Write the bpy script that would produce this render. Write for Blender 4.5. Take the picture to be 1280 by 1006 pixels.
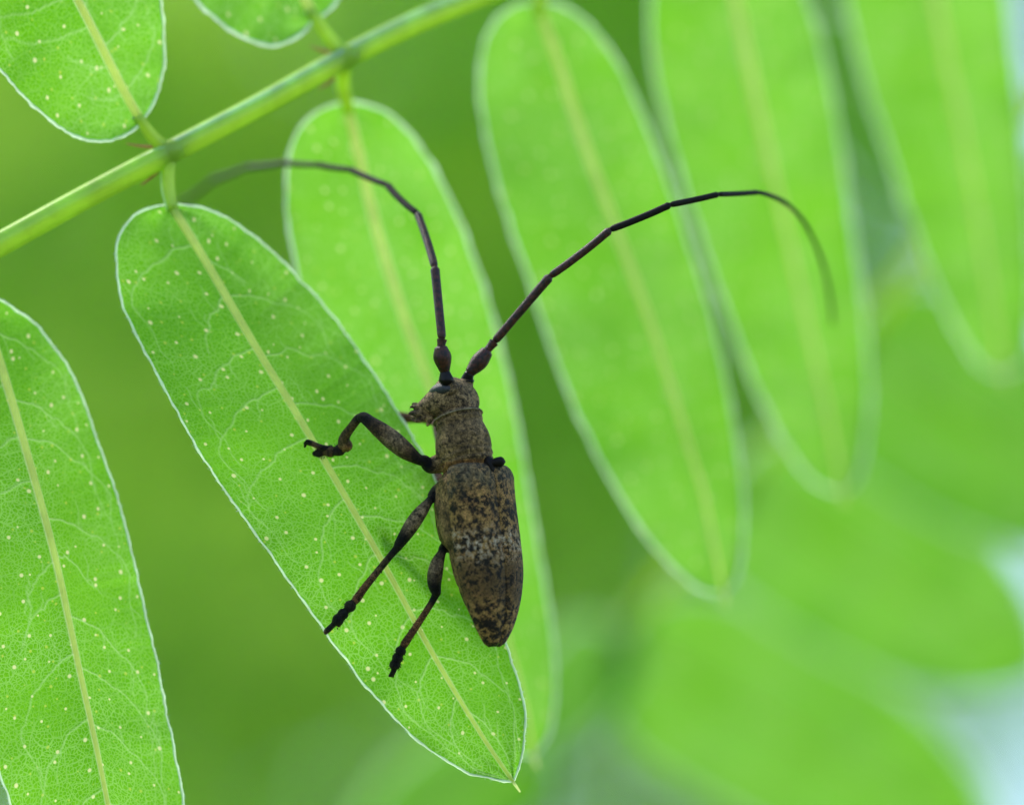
import bpy, bmesh, math, random
import numpy as np
from mathutils import Vector, Matrix, noise

# 1 Blender unit = 1 cm (macro scene)
scene = bpy.context.scene
for o in list(bpy.data.objects):
    bpy.data.objects.remove(o)
scene.unit_settings.system = 'METRIC'
scene.unit_settings.scale_length = 0.01
random.seed(7); np.random.seed(7)
R = math.radians
C = scene.collection

# ------------------------------------------------------------------ camera
PITCH = R(15)
FWD = Vector((0, math.cos(PITCH), math.sin(PITCH)))
UPV = Vector((0, -math.sin(PITCH), math.cos(PITCH)))
RGT = Vector((1, 0, 0))
DIST, KPX = 48.0, 7200.0
TARGET = Vector((0, 0, 150))
CAM = TARGET - FWD * DIST
cam_d = bpy.data.cameras.new('camera')
cam = bpy.data.objects.new('camera', cam_d); C.objects.link(cam)
cam.location = CAM
cam.rotation_euler = (math.pi / 2 + PITCH, 0, 0)
cam_d.sensor_width = 36.0
cam_d.lens = KPX / 1280.0 * 36.0
cam_d.clip_start = 1.0
cam_d.clip_end = 1.0e6
cam_d.dof.use_dof = True
cam_d.dof.focus_distance = DIST
cam_d.dof.aperture_fstop = cam_d.lens * 1e-3 / (2 * 0.95)      # 0.95 cm aperture radius
scene.camera = cam

# ------------------------------------------------------------------ light
SUN_EL, SUN_AZ = R(54), R(-53)           # azimuth from +Y towards +X; sun stands behind the leaves, to the left
world = bpy.data.worlds.new('World'); scene.world = world
world.use_nodes = True
wn = world.node_tree.nodes; wl = world.node_tree.links
wn.clear()
sky = wn.new('ShaderNodeTexSky'); sky.sky_type = 'NISHITA'; sky.sun_disc = False
sky.sun_elevation = SUN_EL; sky.sun_rotation = SUN_AZ
sky.air_density = 1.0; sky.dust_density = 1.0; sky.ozone_density = 1.0
bg = wn.new('ShaderNodeBackground'); bg.inputs['Strength'].default_value = 0.15
wo = wn.new('ShaderNodeOutputWorld')
wl.new(sky.outputs[0], bg.inputs[0]); wl.new(bg.outputs[0], wo.inputs[0])
sun_d = bpy.data.lights.new('sun', 'SUN'); sun_d.energy = 1.5; sun_d.angle = R(14); sun_d.color = (1.0, 0.95, 0.86)
sun = bpy.data.objects.new('sun', sun_d); C.objects.link(sun)
sdir = Vector((math.sin(SUN_AZ) * math.cos(SUN_EL), math.cos(SUN_AZ) * math.cos(SUN_EL), math.sin(SUN_EL)))
sun.rotation_euler = sdir.to_track_quat('Z', 'Y').to_euler()
sun.location = (0, 0, 800)
vs = scene.view_settings
vs.view_transform = 'Standard'; vs.look = 'None'; vs.gamma = 1.0; vs.exposure = 1.03
vs.use_curve_mapping = False
scene.render.engine = 'CYCLES'
scene.cycles.max_bounces = 10
scene.cycles.transmission_bounces = 8
scene.cycles.diffuse_bounces = 5

def P(px, py, d=0.0):
    """world point seen at photograph pixel (px, py), d cm beyond the plane of focus"""
    px, py, d = float(px), float(py), float(d)
    return CAM + (DIST + d) * (FWD + RGT * ((px - 640) / KPX) + UPV * ((503 - py) / KPX))
PX = DIST / KPX            # cm per pixel in the plane of focus

# ------------------------------------------------------------------ helpers
def thing(name, loc, label, cat, group=None):
    o = bpy.data.objects.new(name, None); C.objects.link(o)
    o.location = loc; o.empty_display_size = 0.5
    o['label'] = label; o['category'] = cat
    if group: o['group'] = group
    return o
def part(name, geo, mat, parent, smooth=True):
    """geo: world-space (verts, faces[, uvs per vertex]); the part hangs under its Empty (or under a part)"""
    verts, faces = geo[0], geo[1]
    root = parent
    while root.parent is not None:
        root = root.parent
    off = Vector(root.location)
    me = bpy.data.meshes.new(name)
    me.from_pydata([tuple(Vector(v) - off) for v in verts], [], faces)
    if len(geo) > 2 and geo[2] is not None:
        uvl = me.uv_layers.new(name='UVMap')
        idx = np.empty(len(me.loops), dtype=np.int32); me.loops.foreach_get('vertex_index', idx)
        uvs = np.asarray(geo[2], dtype=np.float32)[idx]
        uvl.data.foreach_set('uv', uvs.ravel())
    if smooth:
        me.polygons.foreach_set('use_smooth', [True] * len(me.polygons))
    me.materials.append(mat)
    me.update()
    o = bpy.data.objects.new(name, me); C.objects.link(o)
    o.parent = parent
    return o
def structure(name, geo, mat, smooth=False):
    me = bpy.data.meshes.new(name); me.from_pydata([tuple(v) for v in geo[0]], [], geo[1])
    me.materials.append(mat); me.update()
    o = bpy.data.objects.new(name, me); C.objects.link(o); o['kind'] = 'structure'
    return o
def merge(*geos):
    V, F, U = [], [], []
    hasuv = any(len(g) > 2 and g[2] is not None for g in geos)
    for g in geos:
        n = len(V); V += list(g[0]); F += [tuple(i + n for i in f) for f in g[1]]
        if hasuv:
            U += list(g[2]) if len(g) > 2 and g[2] is not None else [(0, 0)] * len(g[0])
    return (V, F, U) if hasuv else (V, F)

def cr(pts, n):
    """Catmull-Rom through control tuples (any dimension), n samples, uniform in arc length (first three dims)"""
    a = np.asarray(pts, dtype=float)
    ext = np.vstack([2 * a[0] - a[1], a, 2 * a[-1] - a[-2]])
    out = []
    for i in range(1, len(ext) - 2):
        p0, p1, p2, p3 = ext[i - 1], ext[i], ext[i + 1], ext[i + 2]
        for t in np.linspace(0, 1, 24, endpoint=False):
            out.append(0.5 * ((2 * p1) + (-p0 + p2) * t + (2 * p0 - 5 * p1 + 4 * p2 - p3) * t * t + (-p0 + 3 * p1 - 3 * p2 + p3) * t ** 3))
    out.append(ext[-2]); out = np.array(out)
    k = min(3, out.shape[1])
    s = np.concatenate([[0], np.cumsum(np.linalg.norm(np.diff(out[:, :2], axis=0), axis=1) + 1e-9)])
    tt = np.linspace(0, s[-1], n)
    return np.stack([np.interp(tt, s, out[:, j]) for j in range(out.shape[1])], axis=1)

def tube(pts, radii, n=10, cap=True, squash=None):
    """closed tube along world points; squash=(direction, factor) flattens it along a direction"""
    pts = [Vector(p) for p in pts]
    m = len(pts)
    if not hasattr(radii, '__len__'): radii = [radii] * m
    radii = [float(r) for r in radii]
    T = []
    for i in range(m):
        d = pts[min(i + 1, m - 1)] - pts[max(i - 1, 0)]
        T.append(d.normalized() if d.length > 1e-9 else Vector((0, 0, 1)))
    ref = Vector((0.31, -0.9, 0.2))
    if abs(ref.dot(T[0])) > 0.95: ref = Vector((1, 0, 0))
    nrm = (ref - T[0] * ref.dot(T[0])).normalized()
    V, F = [], []
    for i in range(m):
        nrm = nrm - T[i] * nrm.dot(T[i]); nrm.normalize()
        b = T[i].cross(nrm)
        for k in range(n):
            a = 2 * math.pi * k / n
            off = (nrm * math.cos(a) + b * math.sin(a)) * radii[i]
            if squash:
                off = off - squash[0] * (off.dot(squash[0]) * (1 - squash[1]))
            V.append(pts[i] + off)
    for i in range(m - 1):
        for k in range(n):
            k2 = (k + 1) % n
            F.append((i * n + k, i * n + k2, (i + 1) * n + k2, (i + 1) * n + k))
    if cap:
        V.append(pts[0] - T[0] * radii[0] * 0.55); V.append(pts[-1] + T[-1] * radii[-1] * 0.55)
        a, b = len(V) - 2, len(V) - 1
        for k in range(n):
            k2 = (k + 1) % n
            F.append((a, k2, k)); F.append((b, (m - 1) * n + k, (m - 1) * n + k2))
    return V, F
def ptube(ctrl, n_s=24, n=10, scale=True):
    """tube from (px,py,d,radius_px) control points"""
    c = cr(ctrl, n_s)
    return tube([P(*q[:3]) for q in c], [max(q[3], 0.6) * PX * (1 + q[2] / DIST) for q in c], n)

# ------------------------------------------------------------------ materials
class N:
    def __init__(s, name):
        s.m = bpy.data.materials.new(name); s.m.use_nodes = True
        s.t = s.m.node_tree; s.t.nodes.clear()
        s.out = s.t.nodes.new('ShaderNodeOutputMaterial')
    def n(s, typ, **kw):
        nd = s.t.nodes.new(typ)
        for k, v in kw.items():
            if k.startswith('i_'):
                key = k[2:]
                nd.inputs[int(key) if key.isdigit() else key].default_value = v
            else: setattr(nd, k, v)
        return nd
    def l(s, a, b): s.t.links.new(a, b)
    def noise(s, vec, scale, detail=3, rough=0.55, dist=0):
        nd = s.n('ShaderNodeTexNoise'); nd.inputs['Scale'].default_value = scale; nd.inputs['Detail'].default_value = detail
        nd.inputs['Roughness'].default_value = rough; nd.inputs['Distortion'].default_value = dist
        if vec is not None: s.l(vec, nd.inputs['Vector'])
        return nd
    def vor(s, vec, scale, feature='F1', rnd=1.0, dim='2D'):
        nd = s.n('ShaderNodeTexVoronoi'); nd.voronoi_dimensions = dim; nd.feature = feature
        nd.inputs['Scale'].default_value = scale; nd.inputs['Randomness'].default_value = rnd
        s.l(vec, nd.inputs['Vector']); return nd
    def rng(s, val, a, b, c=0.0, d=1.0, smooth=True):
        nd = s.n('ShaderNodeMapRange'); nd.interpolation_type = 'SMOOTHSTEP' if smooth else 'LINEAR'
        for i, v in zip((1, 2, 3, 4), (a, b, c, d)): nd.inputs[i].default_value = v
        s.l(val, nd.inputs[0]); return nd.outputs[0]
    def math(s, op, a, b=None, clamp=False):
        nd = s.n('ShaderNodeMath'); nd.operation = op; nd.use_clamp = clamp
        for i, v in enumerate((a, b)):
            if v is None: continue
            if isinstance(v, (int, float)): nd.inputs[i].default_value = v
            else: s.l(v, nd.inputs[i])
        return nd.outputs[0]
    def mix(s, fac, a, b):
        nd = s.n('ShaderNodeMix'); nd.data_type = 'RGBA'
        for key, v in ((0, fac), (6, a), (7, b)):
            if isinstance(v, (int, float)): nd.inputs[key].default_value = v
            elif isinstance(v, tuple): nd.inputs[key].default_value = v if len(v) == 4 else v + (1,)
            else: s.l(v, nd.inputs[key])
        return nd.outputs[2]

def leafy(name, trans, diff, tfac=0.62, gloss=0.03, rough=0.45, var=0.12, scale=1.5):
    """plain two-sided leaf tissue: part of the light is scattered back, part is let through"""
    a = N(name)
    tc = a.n('ShaderNodeTexCoord')
    nz = a.noise(tc.outputs['Object'], scale, 3)
    f = a.rng(nz.outputs[0], 0.3, 0.7)
    dk = lambda c, k: tuple(v * k for v in c)
    ct = a.mix(f, dk(trans, 1 - var), dk(trans, 1 + var)); cd = a.mix(f, dk(diff, 1 - var), dk(diff, 1 + var))
    D = a.n('ShaderNodeBsdfDiffuse'); a.l(cd, D.inputs[0])
    T = a.n('ShaderNodeBsdfTranslucent'); a.l(ct, T.inputs[0])
    M = a.n('ShaderNodeMixShader'); M.inputs[0].default_value = tfac
    a.l(D.outputs[0], M.inputs[1]); a.l(T.outputs[0], M.inputs[2])
    G = a.n('ShaderNodeBsdfGlossy'); G.inputs['Roughness'].default_value = rough
    M2 = a.n('ShaderNodeMixShader'); M2.inputs[0].default_value = gloss
    a.l(M.outputs[0], M2.inputs[1]); a.l(G.outputs[0], M2.inputs[2])
    a.l(M2.outputs[0], a.out.inputs[0])
    return a.m

def leaf_blade():
    a = N('leaf_blade')
    uv = a.n('ShaderNodeUVMap').outputs[0]
    info = a.n('ShaderNodeObjectInfo')
    sh = a.n('ShaderNodeVectorMath'); sh.operation = 'MULTIPLY_ADD'
    a.l(info.outputs['Random'], sh.inputs[0]); sh.inputs[1].default_value = (37, 53, 0); a.l(uv, sh.inputs[2])
    co = sh.outputs[0]
    nz = a.noise(co, 5.0, 2)
    dm = a.n('ShaderNodeVectorMath'); dm.operation = 'MULTIPLY_ADD'
    a.l(nz.outputs['Color'], dm.inputs[0]); dm.inputs[1].default_value = (0.10, 0.10, 0); a.l(co, dm.inputs[2])
    cd = dm.outputs[0]
    e1 = a.vor(cd, 32.0, 'DISTANCE_TO_EDGE').outputs['Distance']
    e2 = a.vor(cd, 8.5, 'DISTANCE_TO_EDGE').outputs['Distance']
    v1 = a.rng(e1, 0.02, 0.14, 1.0, 0.0)
    v2 = a.rng(e2, 0.01, 0.06, 1.0, 0.0)
    fade = a.rng(a.noise(co, 1.1, 2).outputs[0], 0.35, 0.62, 0.35, 1.0)
    v1 = a.math('MULTIPLY', v1, fade); v1 = a.math('MULTIPLY', v1, 0.62)
    v2 = a.math('MULTIPLY', a.math('MULTIPLY', v2, fade), 0.55)
    ve = a.math('MAXIMUM', v1, v2)
    at = a.n('ShaderNodeAttribute'); at.attribute_name = 'vein'
    ars = a.n('ShaderNodeSeparateColor'); a.l(at.outputs['Color'], ars.inputs[0])
    vs_, vm_ = ars.outputs[0], ars.outputs[1]
    # oil glands
    g = a.vor(co, 4.5, 'F1', 0.85)
    sx = a.n('ShaderNodeSeparateColor'); a.l(g.outputs['Color'], sx.inputs[0])
    rad = a.rng(sx.outputs[0], 0.0, 1.0, 0.045, 0.10, False)
    q = a.math('DIVIDE', g.outputs['Distance'], rad)
    gl = a.rng(q, 0.55, 1.05, 1.0, 0.0)
    g2 = a.vor(co, 6.2, 'F1', 1.0)
    sx2 = a.n('ShaderNodeSeparateColor'); a.l(g2.outputs['Color'], sx2.inputs[0])
    rad2 = a.rng(sx2.outputs[1], 0.2, 1.0, 0.005, 0.10, False)
    gl2 = a.rng(a.math('DIVIDE', g2.outputs['Distance'], rad2), 0.5, 1.1, 0.8, 0.0)
    big = a.noise(co, 0.9, 3).outputs[0]
    c0 = a.mix(a.rng(big, 0.3, 0.7), (0.135, 0.49, 0.005), (0.185, 0.58, 0.010))
    cell = a.rng(a.noise(co, 42, 2).outputs[0], 0.4, 0.65)
    c0 = a.mix(a.math('MULTIPLY', cell, 0.42), c0, (0.30, 0.76, 0.03))
    ct = a.mix(ve, c0, (0.46, 0.86, 0.22))
    ct = a.mix(gl2, ct, (0.62, 0.82, 0.10)); ct = a.mix(gl, ct, (0.86, 0.93, 0.38))
    ct = a.mix(vs_, ct, (0.62, 0.93, 0.36)); ct = a.mix(vm_, ct, (0.95, 1.0, 0.6))
    cdf = a.mix(ve, (0.055, 0.15, 0.008), (0.15, 0.26, 0.04)); cdf = a.mix(gl, cdf, (0.4, 0.45, 0.2)); cdf = a.mix(vs_, cdf, (0.26, 0.36, 0.16)); cdf = a.mix(vm_, cdf, (0.5, 0.5, 0.2))
    h = a.math('ADD', ve, a.math('MULTIPLY', gl, 0.5))
    bp = a.n('ShaderNodeBump'); bp.inputs['Strength'].default_value = 0.35; bp.inputs['Distance'].default_value = 0.01
    a.l(h, bp.inputs['Height'])
    D = a.n('ShaderNodeBsdfDiffuse'); a.l(cdf, D.inputs[0]); a.l(bp.outputs[0], D.inputs['Normal'])
    T = a.n('ShaderNodeBsdfTranslucent'); a.l(ct, T.inputs[0])
    M = a.n('ShaderNodeMixShader'); M.inputs[0].default_value = 0.66
    a.l(D.outputs[0], M.inputs[1]); a.l(T.outputs[0], M.inputs[2])
    G = a.n('ShaderNodeBsdfGlossy'); G.inputs['Roughness'].default_value = 0.5; a.l(bp.outputs[0], G.inputs['Normal'])
    M2 = a.n('ShaderNodeMixShader'); M2.inputs[0].default_value = 0.015
    a.l(M.outputs[0], M2.inputs[1]); a.l(G.outputs[0], M2.inputs[2])
    a.l(M2.outputs[0], a.out.inputs[0])
    return a.m

def beetle_mat(kind):
    """kind 'body': colours come from the 'tint' attribute; kind 'elytron': mottled velvet with a pale band, UV.y = base to tip"""
    a = N('beetle_' + kind)
    tc = a.n('ShaderNodeTexCoord').outputs['Object']
    n1 = a.noise(tc, 13, 5, 0.68, 0.6); n2 = a.noise(tc, 30, 4, 0.7); n3 = a.noise(tc, 95, 3, 0.7)
    n4 = a.noise(tc, 4.2, 3, 0.6)
    if kind == 'elytron':
        uv = a.n('ShaderNodeUVMap').outputs[0]
        sp = a.n('ShaderNodeSeparateXYZ'); a.l(uv, sp.inputs[0])
        t = a.math('ADD', sp.outputs[1], a.math('MULTIPLY', a.math('SUBTRACT', n4.outputs[0], 0.5), 0.22))
        n5 = a.noise(tc, 17, 5, 0.68, 0.4)
        fl = a.math('ADD', a.math('MULTIPLY', n5.outputs[0], 0.62), a.math('MULTIPLY', n1.outputs[0], 0.38))
        col = a.mix(a.rng(fl, 0.465, 0.565), (0.020, 0.013, 0.007), (0.52, 0.295, 0.088))
        base = a.mix(a.rng(n2.outputs[0], 0.42, 0.60), (0.045, 0.040, 0.028), (0.30, 0.225, 0.115))
        col = a.mix(a.rng(t, 0.05, 0.24, 0.8, 0.0), col, base)
        rust = a.math('MULTIPLY', a.rng(n2.outputs[0], 0.50, 0.60), a.rng(n4.outputs[0], 0.40, 0.58))
        col = a.mix(a.math('MULTIPLY', rust, 0.7), col, (0.66, 0.34, 0.11))
        # scattered pale hairs about the middle, a sooty band behind them
        pb = a.math('MULTIPLY', a.rng(t, 0.34, 0.45), a.rng(t, 0.48, 0.60, 1.0, 0.0))
        pale = a.math('MULTIPLY', pb, a.rng(n5.outputs[0], 0.47, 0.58))
        pale = a.math('MULTIPLY', pale, a.rng(n2.outputs[0], 0.40, 0.56))
        col = a.mix(a.math('MULTIPLY', pale, 0.9), col, (0.66, 0.56, 0.42))
        db = a.math('MULTIPLY', a.rng(t, 0.50, 0.60), a.rng(t, 0.70, 0.84, 1.0, 0.0))
        col = a.mix(a.math('MULTIPLY', db, a.rng(fl, 0.60, 0.46, 0.85, 0.05)), col, (0.020, 0.012, 0.008))
    else:
        at = a.n('ShaderNodeAttribute'); at.attribute_name = 'tint'
        dark = a.n('ShaderNodeMix'); dark.data_type = 'RGBA'; dark.blend_type = 'MULTIPLY'; dark.inputs[0].default_value = 1.0
        a.l(at.outputs['Color'], dark.inputs[6]); dark.inputs[7].default_value = (0.10, 0.09, 0.085, 1)
        lite = a.n('ShaderNodeMix'); lite.data_type = 'RGBA'; lite.blend_type = 'MULTIPLY'; lite.inputs[0].default_value = 1.0
        a.l(at.outputs['Color'], lite.inputs[6]); lite.inputs[7].default_value = (1.5, 1.42, 1.25, 1)
        f = a.math('ADD', a.math('MULTIPLY', a.rng(n1.outputs[0], 0.40, 0.62), 0.55), a.math('MULTIPLY', a.rng(n2.outputs[0], 0.42, 0.60), 0.45))
        f = a.math('MULTIPLY', f, a.rng(n4.outputs[0], 0.36, 0.60, 0.5, 1.0))
        col = a.mix(f, dark.outputs[2], lite.outputs[2])
    f3 = a.rng(n3.outputs[0], 0.35, 0.65, 0.45, 1.35)
    mm = a.n('ShaderNodeMix'); mm.data_type = 'RGBA'; mm.blend_type = 'MULTIPLY'; mm.inputs[0].default_value = 1.0
    cc = a.n('ShaderNodeCombineColor')
    for i in range(3): a.l(f3, cc.inputs[i])
    a.l(col, mm.inputs[6]); a.l(cc.outputs[0], mm.inputs[7])
    b = a.n('ShaderNodeBsdfPrincipled')
    a.l(mm.outputs[2], b.inputs['Base Color'])
    b.inputs['Roughness'].default_value = 0.6; b.inputs['Specular IOR Level'].default_value = 0.22
    b.inputs['Sheen Weight'].default_value = 0.06; b.inputs['Sheen Roughness'].default_value = 0.4
    b.inputs['Sheen Tint'].default_value = (0.8, 0.75, 0.65, 1)
    h = a.math('ADD', a.math('MULTIPLY', n2.outputs[0], 0.8), a.math('MULTIPLY', n3.outputs[0], 0.6))
    bp = a.n('ShaderNodeBump'); bp.inputs['Strength'].default_value = 1.0; bp.inputs['Distance'].default_value = 0.03
    a.l(h, bp.inputs['Height']); a.l(bp.outputs[0], b.inputs['Normal'])
    a.l(b.outputs[0], a.out.inputs[0])
    return a.m

def shell_mat(name, c1, c2, rough=0.4, scale=25, bump=0.4, spec=0.4):
    a = N(name)
    tc = a.n('ShaderNodeTexCoord').outputs['Object']
    n1 = a.noise(tc, scale, 4, 0.65); n2 = a.noise(tc, scale * 4, 2)
    b = a.n('ShaderNodeBsdfPrincipled')
    a.l(a.mix(a.rng(n1.outputs[0], 0.35, 0.65), c1, c2), b.inputs['Base Color'])
    b.inputs['Roughness'].default_value = rough; b.inputs['Specular IOR Level'].default_value = spec
    bp = a.n('ShaderNodeBump'); bp.inputs['Strength'].default_value = bump; bp.inputs['Distance'].default_value = 0.01
    a.l(n2.outputs[0], bp.inputs['Height']); a.l(bp.outputs[0], b.inputs['Normal'])
    a.l(b.outputs[0], a.out.inputs[0])
    return a.m

M_BLADE = leaf_blade()
M_MIDRIB = leafy('leaf_midrib', (0.88, 0.99, 0.36), (0.54, 0.68, 0.16), 0.76, 0.04, 0.4, 0.10, 4)
M_VEIN = leafy('leaf_vein', (0.55, 0.85, 0.30), (0.34, 0.45, 0.20), 0.5, 0.03, 0.4, 0.05, 4)
M_MARGIN = leafy('leaf_margin', (0.76, 0.96, 0.64), (0.76, 0.92, 0.68), 0.68, 0.06, 0.4, 0.12, 6)
M_HAIR = leafy('leaf_hair', (0.85, 0.95, 0.88), (0.8, 0.86, 0.82), 0.5, 0.05, 0.4, 0.05, 6)
M_STALK = leafy('leaf_stalk', (0.78, 0.97, 0.18), (0.52, 0.74, 0.10), 0.6, 0.05, 0.35, 0.10, 3)
M_STIPEL = leafy('stipel', (0.75, 0.50, 0.28), (0.48, 0.27, 0.15), 0.4, 0.03, 0.5, 0.1, 9)
M_BGLEAF = leafy('tree_leaf', (0.56, 0.91, 0.09), (0.29, 0.50, 0.055), 0.62, 0.04, 0.4, 0.25, 0.05)
M_BARK = shell_mat('bark', (0.06, 0.045, 0.03), (0.16, 0.12, 0.085), 0.85, 0.6, 0.8, 0.2)
M_STEM = shell_mat('green_stem', (0.07, 0.11, 0.03), (0.14, 0.17, 0.06), 0.6, 1.5, 0.5, 0.3)
M_BODY = beetle_mat('body')
M_ELYTRON = beetle_mat('elytron')
M_ANT = shell_mat('antenna_shell', (0.014, 0.007, 0.006), (0.085, 0.022, 0.014), 0.36, 30, 0.6, 0.4)
M_ANT_FAR = shell_mat('antenna_shell_black', (0.006, 0.005, 0.004), (0.014, 0.009, 0.007), 0.55, 30, 0.4, 0.18)
M_EYE = shell_mat('eye_shell', (0.020, 0.021, 0.026), (0.045, 0.046, 0.056), 0.34, 90, 0.4, 0.5)
M_BLACK = shell_mat('black_shell', (0.006, 0.006, 0.007), (0.014, 0.010, 0.008), 0.28, 40, 0.3, 0.2)
M_COLLAR = shell_mat('collar_fringe', (0.14, 0.105, 0.06), (0.30, 0.24, 0.14), 0.7, 40, 0.5, 0.2)

# ------------------------------------------------------------------ ground
a = N('meadow')
tc = a.n('ShaderNodeTexCoord').outputs['Object']
cg = a.mix(a.rng(a.noise(tc, 0.02, 6, 0.65).outputs[0], 0.3, 0.7), (0.045, 0.085, 0.018), (0.10, 0.14, 0.035))
bs = a.n('ShaderNodeBsdfPrincipled'); a.l(cg, bs.inputs['Base Color']); bs.inputs['Roughness'].default_value = 0.9
a.l(bs.outputs[0], a.out.inputs[0])
G = 200000.0
structure('ground', ([(-G, -G, 0), (G, -G, 0), (G, G, 0), (-G, G, 0)], [(0, 1, 2, 3)]), a.m)

# ------------------------------------------------------------------ background trees
def tree(name, center, rad, n_leaves, leaf_len, label, seed):
    rs = np.random.RandomState(seed)
    base = Vector((center.x, center.y, 0))
    t = thing(name, base, label, 'tree', 'trees blurred in the backdrop')
    # trunk and limbs
    geos = []
    h = center.z
    pts = [base + Vector((0, 0, -3)), base + Vector((rad * .03, 0, h * .3)), base + Vector((-rad * .04, rad * .03, h * .65)), base + Vector((0, 0, h + rad * .5))]
    r0 = rad * 0.075
    geos.append(tube(pts, [r0 * 1.35, r0, r0 * .75, r0 * .25], 10))
    for k in range(11):
        z = h * .55 + (h * .45 + rad * .4) * k / 11.0
        an = k * 2.4 + rs.rand()
        d = Vector((math.cos(an), math.sin(an), .55)).normalized() * rad * (.62 + .2 * rs.rand())
        s = base + Vector((0, 0, z))
        geos.append(tube([s, s + d * .5 + Vector((0, 0, -rad * .03)), s + d], [r0 * .4, r0 * .25, r0 * .08], 6))
    part('trunk', merge(*geos), M_BARK, t)
    # crown: leaves gathered in clumps
    ncl = 170
    dirs = rs.normal(size=(ncl, 3)); dirs /= np.linalg.norm(dirs, axis=1)[:, None]
    rr = rad * (0.25 + 0.75 * rs.rand(ncl) ** 0.45)
    cl = dirs * rr[:, None] * (0.9 + 0.16 * rs.rand(ncl))[:, None] * np.array([1, 1, 0.92])
    which = rs.randint(0, ncl, n_leaves)
    pos = cl[which] + rs.normal(size=(n_leaves, 3)) * rad * 0.115
    V = np.zeros((n_leaves, 6, 3)); 
    ax = rs.normal(size=(n_leaves, 3)) + np.array([0, 0, -0.5]); ax /= np.linalg.norm(ax, axis=1)[:, None]
    sd = np.cross(ax, rs.normal(size=(n_leaves, 3))); sd /= np.linalg.norm(sd, axis=1)[:, None]
    nm = np.cross(ax, sd)
    L = leaf_len * (0.7 + 0.6 * rs.rand(n_leaves))[:, None]; W = L * 0.24
    p = pos + np.array([0, 0, center.z])
    V[:, 0] = p; V[:, 1] = p + ax * L * .35 + sd * W + nm * L * .06; V[:, 2] = p + ax * L * .75 + sd * W * .8 + nm * L * .03
    V[:, 3] = p + ax * L - nm * L * .08; V[:, 4] = p + ax * L * .75 - sd * W * .8 + nm * L * .03; V[:, 5] = p + ax * L * .35 - sd * W + nm * L * .06
    F = []
    for i in range(n_leaves):
        b = i * 6
        F.append((b, b + 1, b + 2, b + 3)); F.append((b, b + 3, b + 4, b + 5))
    me = bpy.data.meshes.new('crown'); me.from_pydata(V.reshape(-1, 3).tolist(), [], F); me.materials.append(M_BGLEAF); me.update()
    o = bpy.data.objects.new('crown', me); C.objects.link(o); o.parent = t
    return t
tree('broadleaf_tree', P(300, 110, 620), 90, 9000, 7.5, 'blurred green tree filling the backdrop behind the upper leaflets', 3)
tree('broadleaf_tree', P(-1240, 800, 540), 150, 6800, 10.0, 'broad blurred yellow-green tree low behind the beetle leaflet', 11)
tree('broadleaf_tree', P(330, -200, 1150), 135, 6500, 10.0, 'tall blurred tree high behind the topmost leaflets and the rachis', 9)
tree('broadleaf_tree', P(720, 900, 950), 92, 3900, 8.0, 'sparse blurred tree with pale sky showing through, behind the rear leaf', 8)

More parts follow.
